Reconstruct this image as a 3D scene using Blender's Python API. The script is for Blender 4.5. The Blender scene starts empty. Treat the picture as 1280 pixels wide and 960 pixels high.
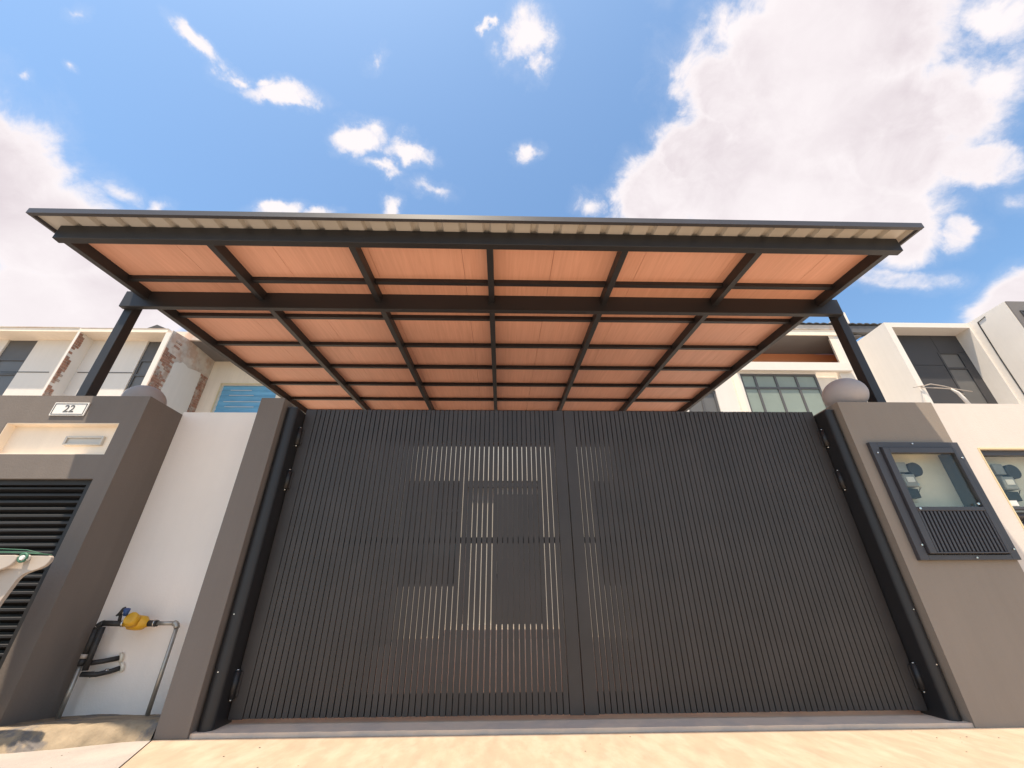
import bpy, bmesh, math, random
from mathutils import Vector, Matrix
random.seed(7)
scene = bpy.context.scene
C = scene.collection
R = math.radians

# ------------------------------------------------------------------ camera
cd = bpy.data.cameras.new('camera'); cam = bpy.data.objects.new('camera', cd); C.objects.link(cam)
right = Vector((0.99968173, -0.02460157, -0.00558601)); up = Vector((-0.00668402, -0.471798, 0.88168133)); fwd = Vector((0.02432621, 0.88136338, 0.47181228))
m = Matrix((right, up, -fwd)).transposed().to_4x4(); m.translation = Vector((0, -3.231, 0.689)); cam.matrix_world = m
cd.sensor_width = 36; cd.lens = 36 * 505.326 / 1280; cd.clip_start = 0.05; cd.clip_end = 5000
scene.camera = cam

# ------------------------------------------------------------------ world
SUN = Vector((-0.20, -0.276, 1.0)).normalized()
elev = math.asin(SUN.z); azim = math.atan2(SUN.x, SUN.y)
SKY_STR = 0.10
world = bpy.data.worlds.new('World'); scene.world = world; world.use_nodes = True
nt = world.node_tree; nt.nodes.clear(); N = nt.nodes; L = nt.links
def wn(t, **k):
    n = N.new(t)
    for a, b in k.items(): setattr(n, a, b)
    return n
def wmath(op, a, b=None, c=None, clamp=False):
    n = wn('ShaderNodeMath', operation=op, use_clamp=clamp)
    for i, v in enumerate((a, b, c)):
        if v is None: continue
        if isinstance(v, (int, float)): n.inputs[i].default_value = v
        else: L.new(v, n.inputs[i])
    return n.outputs[0]
sky = wn('ShaderNodeTexSky', sky_type='NISHITA', sun_disc=False, sun_elevation=elev, sun_rotation=azim, altitude=0, air_density=1.0, dust_density=1.2, ozone_density=1.6)
tc = wn('ShaderNodeTexCoord'); D = tc.outputs['Generated']
sep = wn('ShaderNodeSeparateXYZ'); L.new(D, sep.inputs[0])
zc = wmath('MAXIMUM', sep.outputs[2], 0.04)
ux = wmath('DIVIDE', sep.outputs[0], zc); uy = wmath('DIVIDE', sep.outputs[1], zc)
comb = wn('ShaderNodeCombineXYZ'); L.new(ux, comb.inputs[0]); L.new(uy, comb.inputs[1])
# clouds lie on a flat layer overhead: each is centre x, y, radii, turn, weight on that layer
CLOUDS = [(0.679, 0.498, 0.375, 0.206, -2.667, 1.0), (0.651, 0.689, 0.278, 0.236, 3.047, 1), (0.678, 0.352, 0.293, 0.127, -2.956, 1), (0.98, 0.584, 0.343, 0.155, -2.623, 1), (0.913, 0.814, 0.59, 0.258, -2.983, 1), (1.204, 0.838, 0.341, 0.13, -2.576, 0.9), (1.095, 0.456, 0.125, 0.077, 0.379, 0.75), (0.936, 0.328, 0.119, 0.039, -3.014, 0.6), (1.258, 0.642, 0.201, 0.066, -2.817, 0.7), (1.42, 0.864, 0.162, 0.054, 0.634, 0.7), (1.424, 1.07, 0.297, 0.065, -2.994, 0.45), (1.918, 1.148, 0.239, 0.15, 0.822, 0.9), (0.447, 0.37, 0.109, 0.068, -2.719, 0.8), (0.425, 0.73, 0.155, 0.129, 0.83, 0.85), (1.474, 0.747, 0.119, 0.046, -2.822, 0.4), (-1.437, 0.793, 0.468, 0.162, 2.542, 1), (-1.421, 0.936, 0.399, 0.205, 2.595, 1), (-1.77, 1.3, 0.822, 0.321, 2.873, 1), (-1.26, 0.612, 0.165, 0.067, 2.597, 0.8), (-1.058, 0.76, 0.077, 0.057, -2.574, 0.45), (-0.994, 0.805, 0.066, 0.029, 2.886, 0.6), (-0.603, 0.42, 0.052, 0.025, -2.442, 0.8), (-0.567, 0.465, 0.028, 0.022, -3.135, 0.6), (-0.496, 0.5, 0.091, 0.03, -3.009, 0.85), (-0.513, 0.476, 0.036, 0.016, -3.129, 0.6), (-0.358, 0.604, 0.07, 0.045, 2.853, 0.9), (-0.238, 0.63, 0.059, 0.028, -3.033, 0.7), (-0.31, 0.663, 0.059, 0.018, -2.993, 0.5), (-0.658, 0.812, 0.081, 0.034, 3.002, 0.9), (-0.546, 0.818, 0.061, 0.022, 3.059, 0.7), (-0.325, 0.794, 0.05, 0.036, 2.153, 0.8), (-0.206, 0.723, 0.054, 0.025, -2.885, 0.4), (0.046, 0.385, 0.065, 0.051, 1.456, 0.85), (-0.021, 0.363, 0.017, 0.011, 2.009, 0.6), (0.071, 0.44, 0.027, 0.024, 1.262, 0.5), (0.067, 0.621, 0.036, 0.029, 2.798, 0.6), (-1.037, 0.487, 0.024, 0.01, 2.615, 0.4), (-0.912, 0.466, 0.014, 0.011, -2.949, 0.35), (-0.269, 0.433, 0.025, 0.013, 2.7, 0.3), (0.255, 0.78, 0.053, 0.042, -2.815, 0.5), (-0.809, 0.361, 0.024, 0.014, 2.653, 0.35),
    (0.496, 0.485, 0.162, 0.103, 0.546, 1), (1.026, 0.526, 0.281, 0.122, -2.721, 0.8), (0.625, 0.393, 0.264, 0.116, -2.985, 1), (0.488, 0.615, 0.151, 0.126, 0.628, 1),
    # unseen clouds, added to whiten and lift the light in shade
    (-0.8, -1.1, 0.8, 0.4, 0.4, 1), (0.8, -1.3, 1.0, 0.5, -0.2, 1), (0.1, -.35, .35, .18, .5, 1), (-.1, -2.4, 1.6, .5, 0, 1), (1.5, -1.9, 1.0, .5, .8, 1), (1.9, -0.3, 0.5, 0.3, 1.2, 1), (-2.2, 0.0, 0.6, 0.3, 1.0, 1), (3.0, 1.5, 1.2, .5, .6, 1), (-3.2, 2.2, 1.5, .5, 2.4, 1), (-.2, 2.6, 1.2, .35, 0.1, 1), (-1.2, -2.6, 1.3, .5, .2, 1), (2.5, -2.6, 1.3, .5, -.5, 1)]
n1 = wn('ShaderNodeTexNoise'); n1.inputs['Scale'].default_value = 3.2; n1.inputs['Detail'].default_value = 9; n1.inputs['Roughness'].default_value = 0.62; L.new(D, n1.inputs[0])
n2 = wn('ShaderNodeTexNoise'); n2.inputs['Scale'].default_value = 14; n2.inputs['Detail'].default_value = 8; n2.inputs['Roughness'].default_value = 0.65; n2.inputs['Distortion'].default_value = 0.4; L.new(D, n2.inputs[0])
nw = wn('ShaderNodeTexNoise'); nw.inputs['Scale'].default_value = 9; nw.inputs['Detail'].default_value = 6; nw.inputs['Roughness'].default_value = 0.6; L.new(D, nw.inputs[0])
wsub = wn('ShaderNodeVectorMath', operation='SUBTRACT'); L.new(nw.outputs['Color'], wsub.inputs[0]); wsub.inputs[1].default_value = (.5, .5, .5)
wsc = wn('ShaderNodeVectorMath', operation='MULTIPLY'); L.new(wsub.outputs[0], wsc.inputs[0]); wsc.inputs[1].default_value = (.15, .15, 0)
wadd = wn('ShaderNodeVectorMath', operation='ADD'); L.new(comb.outputs[0], wadd.inputs[0]); L.new(wsc.outputs[0], wadd.inputs[1])
field = None; big = None
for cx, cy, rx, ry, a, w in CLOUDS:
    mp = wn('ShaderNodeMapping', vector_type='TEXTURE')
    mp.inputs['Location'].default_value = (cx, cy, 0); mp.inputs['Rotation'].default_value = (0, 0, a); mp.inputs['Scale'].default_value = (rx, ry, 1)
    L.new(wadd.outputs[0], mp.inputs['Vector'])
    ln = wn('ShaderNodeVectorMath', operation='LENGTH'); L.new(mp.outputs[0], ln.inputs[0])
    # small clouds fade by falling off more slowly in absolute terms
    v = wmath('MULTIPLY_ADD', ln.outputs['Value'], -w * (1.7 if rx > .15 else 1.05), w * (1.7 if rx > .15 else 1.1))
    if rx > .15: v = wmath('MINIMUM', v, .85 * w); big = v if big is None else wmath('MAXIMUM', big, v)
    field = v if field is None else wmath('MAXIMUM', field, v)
field = wmath('MAXIMUM', field, -1.0)
a1 = wmath('MULTIPLY_ADD', n1.outputs['Fac'], 1.5, -0.75)
a2 = wmath('MULTIPLY_ADD', n2.outputs['Fac'], 1.3, -0.65)
dens = wmath('ADD', wmath('ADD', field, wmath('MULTIPLY', a1, 0.6)), a2)
def ramp(v, a, b, o0=0.0, o1=1.0, smooth=True):
    n = wn('ShaderNodeMapRange', interpolation_type='SMOOTHSTEP' if smooth else 'LINEAR')
    L.new(v, n.inputs[0]); n.inputs[1].default_value = a; n.inputs[2].default_value = b; n.inputs[3].default_value = o0; n.inputs[4].default_value = o1
    return n.outputs[0]
mask = wmath('MULTIPLY', ramp(dens, 0.02, 0.58), ramp(sep.outputs[2], 0.0, 0.12))
thin = wmath('MULTIPLY', ramp(dens, -0.35, 0.3), 0.14)
n3 = wn('ShaderNodeTexNoise'); n3.inputs['Scale'].default_value = 2.6; n3.inputs['Detail'].default_value = 5; L.new(D, n3.inputs[0])
shade = wmath('MULTIPLY', ramp(wmath('ADD', big, wmath('ADD', wmath('MULTIPLY', a2, 0.7), wmath('MULTIPLY', a1, 0.5))), 0.30, 1.15), ramp(n3.outputs['Fac'], 0.34, 0.60, 0.30, 1.0))
ccol = wn('ShaderNodeMix', data_type='RGBA'); L.new(shade, ccol.inputs[0])
CL = 1.0
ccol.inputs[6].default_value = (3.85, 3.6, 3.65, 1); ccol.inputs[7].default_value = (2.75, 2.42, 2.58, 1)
skyt = wn('ShaderNodeMix', data_type='RGBA', blend_type='MULTIPLY'); skyt.inputs[0].default_value = 1; L.new(sky.outputs[0], skyt.inputs[6]); skyt.inputs[7].default_value = (0.74, 0.885, 0.91, 1)
mx0 = wn('ShaderNodeMix', data_type='RGBA'); L.new(thin, mx0.inputs[0]); L.new(skyt.outputs[2], mx0.inputs[6]); mx0.inputs[7].default_value = (3.4, 3.4, 3.7, 1)
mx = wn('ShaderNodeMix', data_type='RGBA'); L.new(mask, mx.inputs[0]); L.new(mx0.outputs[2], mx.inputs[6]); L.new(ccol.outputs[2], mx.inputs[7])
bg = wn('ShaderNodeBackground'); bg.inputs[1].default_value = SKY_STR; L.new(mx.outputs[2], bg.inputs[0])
world.cycles.sampling_method = 'MANUAL'; world.cycles.sample_map_resolution = 256
wo = wn('ShaderNodeOutputWorld'); L.new(bg.outputs[0], wo.inputs[0])

# ------------------------------------------------------------------ sun
sd = bpy.data.lights.new('sun', 'SUN'); sd.energy = 2.9; sd.angle = R(0.6); sd.color = (1.0, 0.86, 0.68)
so = bpy.data.objects.new('sun', sd); C.objects.link(so)
so.rotation_mode = 'QUATERNION'; so.rotation_quaternion = SUN.to_track_quat('Z', 'Y'); so.location = (0, 0, 30)
scene.view_settings.view_transform = 'Standard'; scene.view_settings.look = 'None'; scene.view_settings.gamma = 1
scene.view_settings.exposure = 1.42
scene.render.engine = 'CYCLES'
scene.cycles.max_bounces = 8; scene.cycles.diffuse_bounces = 5; scene.cycles.transparent_max_bounces = 12

# ------------------------------------------------------------------ materials
def mat(name, col, rough=0.6, var=0.12, scale=3.0, bump=0.0, bscale=60, metal=0.0, spec=0.5, stretch=(1, 1, 1), col2=None, mixscale=2.0, mixlo=.45, mixhi=.6, streak=0.0, coat=0.0, det=6):
    m = bpy.data.materials.new(name); m.use_nodes = True
    t = m.node_tree; b = t.nodes['Principled BSDF']; b.inputs['Roughness'].default_value = rough; b.inputs['Metallic'].default_value = metal
    b.inputs['Specular IOR Level'].default_value = spec; b.inputs['Coat Weight'].default_value = coat
    g = t.nodes.new('ShaderNodeNewGeometry'); mp = t.nodes.new('ShaderNodeMapping'); t.links.new(g.outputs['Position'], mp.inputs[0]); mp.inputs['Scale'].default_value = stretch
    def noise(sc, d=det, src=None):
        n = t.nodes.new('ShaderNodeTexNoise'); n.inputs['Scale'].default_value = sc; n.inputs['Detail'].default_value = d; n.inputs['Roughness'].default_value = .6
        t.links.new(src or mp.outputs[0], n.inputs[0]); return n.outputs['Fac']
    def mr(v, a, b2, c, d):
        n = t.nodes.new('ShaderNodeMapRange'); t.links.new(v, n.inputs[0])
        for i, x in enumerate((a, b2, c, d)): n.inputs[i + 1].default_value = x
        return n.outputs[0]
    base = t.nodes.new('ShaderNodeMix'); base.data_type = 'RGBA'; base.inputs[6].default_value = (*col, 1); base.inputs[7].default_value = (*(col2 or col), 1)
    if col2: t.links.new(mr(noise(mixscale), mixlo, mixhi, 0, 1), base.inputs[0])
    else: base.inputs[0].default_value = 0
    f = mr(noise(scale), .3, .7, 1 - var, 1 + var)
    if streak:
        mp2 = t.nodes.new('ShaderNodeMapping'); t.links.new(g.outputs['Position'], mp2.inputs[0]); mp2.inputs['Scale'].default_value = (9, 9, .5)
        s = mr(noise(1.2, 5, mp2.outputs[0]), .35, .75, 1 + streak * .3, 1 - streak)
        mm = t.nodes.new('ShaderNodeMath'); mm.operation = 'MULTIPLY'; t.links.new(f, mm.inputs[0]); t.links.new(s, mm.inputs[1]); f = mm.outputs[0]
    vm = t.nodes.new('ShaderNodeVectorMath'); vm.operation = 'SCALE'; t.links.new(base.outputs[2], vm.inputs[0]); t.links.new(f, vm.inputs['Scale'])
    t.links.new(vm.outputs[0], b.inputs['Base Color'])
    t.links.new(mr(noise(scale * 4), .3, .7, max(rough - .02, 0.02), min(rough + .02, 1)), b.inputs['Roughness'])
    if bump:
        b0 = t.nodes.new('ShaderNodeBump'); b0.inputs['Strength'].default_value = min(bump, .6) * .5; b0.inputs['Distance'].default_value = 0.012; t.links.new(noise(4.5, 3), b0.inputs['Height'])
        bn = t.nodes.new('ShaderNodeBump'); bn.inputs['Strength'].default_value = bump; bn.inputs['Distance'].default_value = 0.004
        t.links.new(noise(bscale, 4), bn.inputs['Height']); t.links.new(b0.outputs[0], bn.inputs['Normal']); t.links.new(bn.outputs[0], b.inputs['Normal'])
    return m
M = {}
M['white'] = mat('white_plaster', (.90, .81, .73), .85, .03, 1.5, .35, 90, streak=.025)
M['house_white_dimmed'] = mat('house_white_sun_dimmed', (.74, .68, .615), .85, .03, 1.0, .3, 80, streak=.03)  # same white as the plaster, darkened to offset strong sun
M['cream'] = mat('cream_plaster', (.88, .76, .62), .85, .05, 1.2, .35, 80, streak=.06)
M['stone_grey'] = mat('grey_paint_wall', (.165, .137, .118), .8, .06, 1.3, .4, 70, streak=.06)
M['light_grey'] = mat('taupe_paint_wall', (.265, .22, .18), .8, .05, 1.1, .4, 70, streak=.05)
M['steel'] = mat('charcoal_painted_steel', (.020, .019, .021), .5, .12, 2.0, .05, 120)
M['gate'] = mat('charcoal_gate_paint', (.040, .033, .030), .5, .16, 3.5, .05, 120, streak=.12)
M['gate_dark'] = mat('black_gate_paint', (.016, .015, .016), .5, .12, 3, .05, 120)
M['sheet'] = mat('cream_metal_sheet', (.56, .52, .46), .5, .06, 2.0)
M['trim'] = mat('grey_metal_trim', (.055, .053, .06), .45, .08, 3.0)
M['globe'] = mat('grey_globe', (.42, .38, .375), .75, .05, 8, .25, 120)
M['driveway'] = mat('driveway_concrete', (.44, .33, .235), .9, .10, 4.5, .9, 110, col2=(.49, .38, .28), mixscale=2.6, stretch=(2.6, 1.0, 1), det=12)
M['pavement'] = mat('pale_concrete', (.40, .35, .31), .9, .07, 2.4, .6, 70, col2=(.34, .30, .27), mixscale=2)
M['porch'] = mat('porch_concrete', (.78, .60, .46), .9, .10, 3, .5, 50, col2=(.60, .48, .39), mixscale=3)
M['ledge'] = mat('rough_cement', (.29, .225, .15), .95, .30, 9, 1.0, 45, col2=(.16, .14, .125), mixscale=7, mixlo=.52, mixhi=.60, det=12)
M['pale_road'] = mat('pale_bounce_road', (.30, .27, .23), .9, .1, 5, .8, 90)  # unseen road, toned pale to bounce sunlight onto the shaded walls
M['soil'] = mat('ground_soil', (.22, .19, .14), .95, .15, .6, .5, 20)
M['orange'] = mat('orange_paint', (.60, .22, .10), .8, .04, 2)
M['grey_soffit'] = mat('grey_soffit', (.17, .155, .15), .8, .05, 2)
M['clad'] = mat('dark_cladding', (.045, .043, .046), .6, .08, 2.0)
M['tile'] = mat('dark_roof_tile', (.06, .058, .06), .8, .15, 6, .5, 40)
M['frame'] = mat('window_frame_grey', (.095, .09, .088), .5, .08, 4)
M['render'] = mat('rough_render', (.58, .50, .43), .95, .16, 3.2, 1.0, 25, col2=(.50, .35, .27), mixscale=2.4, mixlo=.5, mixhi=.62)
M['brick'] = mat('old_brick', (.36, .19, .13), .95, .3, 9, 1.0, 50, col2=(.44, .36, .30), mixscale=6, mixlo=.5, mixhi=.62)
M['blue'] = mat('blue_sheet', (.14, .38, .60), .45, .15, 2, 0, stretch=(1, 1, 6))
M['pipe'] = mat('galvanised_pipe', (.42, .38, .33), .4, .15, 10, .1, 80, metal=.6)
M['black_pipe'] = mat('black_pipe', (.03, .027, .025), .6, .25, 20, .3, 120)
M['yellow'] = mat('yellow_plastic', (.72, .38, .02), .45, .15, 14)
M['blue_cap'] = mat('blue_cap', (.02, .07, .22), .4, .1, 10)
M['chrome'] = mat('bright_steel', (.65, .63, .6), .22, .05, 10, metal=.9)
M['plastic'] = mat('white_plastic', (.46, .39, .33), .4, .05, 6)
M['green'] = mat('green_cord', (.05, .16, .10), .6, .1, 20)
M['edge_white_dimmed'] = mat('right_wall_sun_dimmed', (.66, .59, .53), .85, .03, 1.0, .3, 80, streak=.03)  # same white again, darkened because the sun strikes this wall
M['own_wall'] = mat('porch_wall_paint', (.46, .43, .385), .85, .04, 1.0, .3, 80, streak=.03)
M['board'] = mat('meter_board', (.80, .74, .62), .7, .12, 4)
M['meter_grey'] = mat('meter_grey', (.30, .30, .29), .5, .1, 10)
M['paper'] = mat('white_sticker', (.75, .72, .68), .7, .05, 10)
M['ink'] = mat('grey_ink', (.08, .08, .08), .7, .05, 10)
M['yellow_edge'] = mat('yellow_plaster', (.70, .58, .36), .85, .06, 3)
M['shutter'] = mat('black_louver_metal', (.016, .014, .014), .6, .12, 4)

def wood():
    m = bpy.data.materials.new('wood_print_panel'); m.use_nodes = True; t = m.node_tree; b = t.nodes['Principled BSDF']
    b.inputs['Roughness'].default_value = .5
    g = t.nodes.new('ShaderNodeNewGeometry'); oi = t.nodes.new('ShaderNodeObjectInfo')
    mp = t.nodes.new('ShaderNodeMapping'); mp.inputs['Scale'].default_value = (26, 1.1, 1.1); t.links.new(g.outputs['Position'], mp.inputs[0])
    cb = t.nodes.new('ShaderNodeCombineXYZ'); ml = t.nodes.new('ShaderNodeMath'); ml.operation = 'MULTIPLY'; ml.inputs[1].default_value = 40
    t.links.new(oi.outputs['Random'], ml.inputs[0]); t.links.new(ml.outputs[0], cb.inputs[1]); t.links.new(cb.outputs[0], mp.inputs['Location'])
    n = t.nodes.new('ShaderNodeTexNoise'); n.inputs['Scale'].default_value = 1.6; n.inputs['Detail'].default_value = 7; n.inputs['Distortion'].default_value = .8; t.links.new(mp.outputs[0], n.inputs[0])
    mp2 = t.nodes.new('ShaderNodeMapping'); mp2.inputs['Scale'].default_value = (3.0, .5, .5); t.links.new(g.outputs['Position'], mp2.inputs[0])
    n2 = t.nodes.new('ShaderNodeTexNoise'); n2.inputs['Scale'].default_value = 1.0; n2.inputs['Detail'].default_value = 3; t.links.new(mp2.outputs[0], n2.inputs[0])
    mr = t.nodes.new('ShaderNodeMapRange'); t.links.new(n.outputs['Fac'], mr.inputs[0]); mr.inputs[1].default_value = .32; mr.inputs[2].default_value = .7
    mx = t.nodes.new('ShaderNodeMix'); mx.data_type = 'RGBA'; t.links.new(mr.outputs[0], mx.inputs[0]); mx.inputs[6].default_value = (.86, .455, .31, 1); mx.inputs[7].default_value = (.77, .385, .255, 1)
    mr2 = t.nodes.new('ShaderNodeMapRange'); t.links.new(n2.outputs['Fac'], mr2.inputs[0]); mr2.inputs[1].default_value = .3; mr2.inputs[2].default_value = .7; mr2.inputs[3].default_value = .94; mr2.inputs[4].default_value = 1.07
    vm = t.nodes.new('ShaderNodeVectorMath'); vm.operation = 'SCALE'; t.links.new(mx.outputs[2], vm.inputs[0]); t.links.new(mr2.outputs[0], vm.inputs['Scale']); t.links.new(vm.outputs[0], b.inputs['Base Color'])
    # shallow pressed grooves every 125 mm
    return m
M['wood'] = wood()

def glass(name, tint, refl=0.0, rough=0.02, alpha=0.9):
    m = bpy.data.materials.new(name); m.use_nodes = True; t = m.node_tree; t.nodes.clear()
    o = t.nodes.new('ShaderNodeOutputMaterial'); tr = t.nodes.new('ShaderNodeBsdfTransparent'); tr.inputs[0].default_value = (*tint, 1)
    gl = t.nodes.new('ShaderNodeBsdfGlossy'); gl.inputs['Roughness'].default_value = rough
    lw_ = t.nodes.new('ShaderNodeLayerWeight'); fr = t.nodes.new('ShaderNodeMath'); fr.operation = 'POWER'; fr.inputs[1].default_value = 5; t.links.new(lw_.outputs['Facing'], fr.inputs[0])
    ad = t.nodes.new('ShaderNodeMath'); ad.operation = 'ADD'; ad.use_clamp = True; ad.inputs[1].default_value = refl; t.links.new(fr.outputs[0], ad.inputs[0])
    mx = t.nodes.new('ShaderNodeMixShader'); t.links.new(ad.outputs[0], mx.inputs[0]); t.links.new(tr.outputs[0], mx.inputs[1]); t.links.new(gl.outputs[0], mx.inputs[2]); t.links.new(mx.outputs[0], o.inputs[0])
    return m
M['clear'] = glass('clear_glass', (.92, .93, .90), .03)
def pane(name, col, rough=.08):
    m = mat(name, col, rough, .1, 1.5, 0, spec=.4); return m
M['pane_green'] = pane('tinted_green_glass', (.25, .29, .25), .3)
M['pane_dark'] = pane('tinted_dark_glass', (.13, .125, .12), .4)
M['pane_black'] = pane('dark_room_glass', (.012, .012, .014), .1)

# ------------------------------------------------------------------ helpers
def wloc(o):
    v = Vector((0, 0, 0))
    while o: v += o.location; o = o.parent
    return v
def box(bm, x0, x1, y0, y1, z0, z1):
    vs = [bm.verts.new((x, y, z)) for x in (x0, x1) for y in (y0, y1) for z in (z0, z1)]
    for f in ((0, 1, 3, 2), (4, 6, 7, 5), (0, 4, 5, 1), (2, 3, 7, 6), (0, 2, 6, 4), (1, 5, 7, 3)): bm.faces.new([vs[i] for i in f])
def prism(bm, pts, axis, a0, a1):
    """extrude a polygon of 2-D points along an axis: x -> pts are (y,z), y -> (x,z), z -> (x,y)"""
    def mk(p, a): return {'x': (a, p[0], p[1]), 'y': (p[0], a, p[1]), 'z': (p[0], p[1], a)}[axis]
    A = [bm.verts.new(mk(p, a0)) for p in pts]; Bv = [bm.verts.new(mk(p, a1)) for p in pts]; n = len(pts)
    bm.faces.new(A); bm.faces.new(Bv[::-1])
    for i in range(n): bm.faces.new((A[i], Bv[i], Bv[(i + 1) % n], A[(i + 1) % n]))
def tube(bm, pts, r, seg=12):
    rings = []; pts = [Vector(p) for p in pts]
    for i, p in enumerate(pts):
        d = (pts[min(i + 1, len(pts) - 1)] - pts[max(i - 1, 0)]).normalized()
        a = d.cross(Vector((0, 0, 1)) if abs(d.z) < .9 else Vector((1, 0, 0))).normalized(); b = d.cross(a)
        rr = r[i] if isinstance(r, (list, tuple)) else r
        rings.append([bm.verts.new(p + (a * math.cos(2 * math.pi * k / seg) + b * math.sin(2 * math.pi * k / seg)) * rr) for k in range(seg)])
    for i in range(len(rings) - 1):
        for k in range(seg):
            f = bm.faces.new((rings[i][k], rings[i][(k + 1) % seg], rings[i + 1][(k + 1) % seg], rings[i + 1][k])); f.smooth = True
    bm.faces.new(rings[0][::-1]); bm.faces.new(rings[-1])
def boxes(*bs):
    bm = bmesh.new()
    for b in bs: box(bm, *b)
    return bm
def obj(name, bm, m, parent=None, bevel=0.0, smooth=False):
    """bm in world coordinates -> one mesh object under parent (or top-level with its origin at its base)"""
    if bevel: bmesh.ops.bevel(bm, geom=list(bm.edges), offset=bevel, segments=2, affect='EDGES', profile=.5)
    bmesh.ops.recalc_face_normals(bm, faces=bm.faces)
    if parent: off = wloc(parent); loc = Vector((0, 0, 0))
    else:
        xs = [v.co for v in bm.verts]; off = Vector(((min(v.x for v in xs) + max(v.x for v in xs)) / 2, (min(v.y for v in xs) + max(v.y for v in xs)) / 2, min(v.z for v in xs))); loc = off
    bmesh.ops.translate(bm, verts=bm.verts, vec=-off)
    if smooth:
        for f in bm.faces: f.smooth = True
    me = bpy.data.meshes.new(name); bm.to_mesh(me); bm.free(); me.materials.append(m)
    o = bpy.data.objects.new(name, me); C.objects.link(o); o.location = loc
    if parent: o.parent = parent
    return o
def thing(name, label, cat, loc=(0, 0, 0), group=None):
    o = bpy.data.objects.new(name, None); C.objects.link(o); o.location = loc; o.empty_display_size = .1
    o['label'] = label; o['category'] = cat
    if group: o['group'] = group
    return o
def tag(o, label, cat, group=None):
    o['label'] = label; o['category'] = cat
    if group: o['group'] = group
    return o
def struct(name, bm, m, bevel=0):
    o = obj(name, bm, m, None, bevel); o['kind'] = 'structure'; return o
def copy(o, parent, off, label=None):
    c = o.copy(); C.objects.link(c); c.parent = parent; c.location = o.location + Vector(off)
    for ch in o.children: copy(ch, c, (0, 0, 0))
    return c

# ------------------------------------------------------------------ ground
bm = bmesh.new(); box(bm, -400, 400, -400, 400, -.6, -.16); struct('ground', bm, M['soil'])
struct('road', boxes((-60, 60, -9.5, -3.9, -.5, -.10)), M['pale_road'])
bm = bmesh.new(); jx0, jx1 = -1.985, -1.985 + (-1.795 + 1.966) / (.643 - .214) * 3.686
# joint between pale pavement and the driveway apron runs obliquely
def jx(y): return -1.90 + (-y - .38) * .40
prism(bm, [(jx(-3.9), -3.9), (9.0, -3.9), (9.0, -.19), (jx(-.19), -.19)], 'z', -.3, 0.0); drv = struct('driveway', bm, M['driveway'])
bm = bmesh.new(); prism(bm, [(-30, -3.9), (jx(-3.9) - .008, -3.9), (jx(-.19) - .008, -.19), (jx(-.19) - .008, .3), (-30, .3)], 'z', -.3, 0.001); struct('pavement', bm, M['pavement'])
struct('pavement', boxes((9.01, 30, -3.9, .1, -.3, 0.001)), M['pavement'])
# porch floor with a hand-trowelled front lip
bm = bmesh.new(); pts = []
x = jx(-.19)
while x < 2.86: pts.append((x, -.178 + random.uniform(-.006, .006) - .02 * max(0, (x - 2.2)))); x += .07
pts += [(2.87, -.195), (3.6, -.20), (3.6, 6.5), (-2.0, 6.5)]
prism(bm, pts, 'z', -.3, .022); struct('porch_floor', bm, M['porch'])
struct('yard_floor', boxes((-30, -2.86, .31, 6.5, -.3, .0)), M['pavement']); struct('yard_floor', boxes((3.61, 30, .11, 6.5, -.3, .0)), M['pavement'])

bm = bmesh.new()
for k in range(46):
    px_, py_ = random.uniform(-2.6, 3.3), random.uniform(-.95, -.24); r_ = random.uniform(.0015, .0042)
    bmesh.ops.create_icosphere(bm, subdivisions=1, radius=r_, matrix=Matrix.Translation((px_, py_, r_ * .5)) @ Matrix.Diagonal((1.4, 1, .6, 1)))
o = obj('grit', bm, M['soil']); o['kind'] = 'stuff'; o['label'] = 'loose dark grit scattered on the driveway concrete'

# rough cement ledge under the water pipes
bm = bmesh.new(); nx, ny = 60, 14; grid = []
for i in range(nx + 1):
    X = -4.6 + (2.623) * i / nx; row = []
    yf = -.215 + (X + 1.98) * .33
    for j in range(ny + 1):
        t = j / ny; Y = yf + (.149 - yf) * t
        h = .088 * min(1, (t / .16)) ** .4 if t < .16 else .088 - .040 * (t - .16) / .84
        h += .005 * (math.sin(X * 7 + Y * 3) + math.sin(X * 17 + 1.3)) * min(1, t * 5) * .5 + random.uniform(-.004, .004)
        row.append(bm.verts.new((X, Y + (.012 * math.sin(X * 11) + random.uniform(-.006, .006)) * (1 - t), max(h, .002) if j else -.01)))
    grid.append(row)
for i in range(nx):
    for j in range(ny): bm.faces.new((grid[i][j], grid[i + 1][j], grid[i + 1][j + 1], grid[i][j + 1])).smooth = True
lg = obj('cement_ledge', bm, M['ledge']); tag(lg, 'rough tan cement ledge with a chipped edge at the foot of the water pipes', 'ledge')

# ------------------------------------------------------------------ boundary walls and pillars
w = obj('boundary_wall', boxes((-2.848, -1.99, .15, .30, 0, 2.19)), M['white']); tag(w, 'white plastered boundary wall between two grey pillars, behind the water pipes', 'wall')
p = obj('gate_pillar', boxes((-1.975, -1.783, -.20, .30, 0, 2.168)), M['stone_grey'], bevel=.004); tag(p, 'slim dark grey gate pillar left of the gate, right of the white wall', 'pillar')

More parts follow.
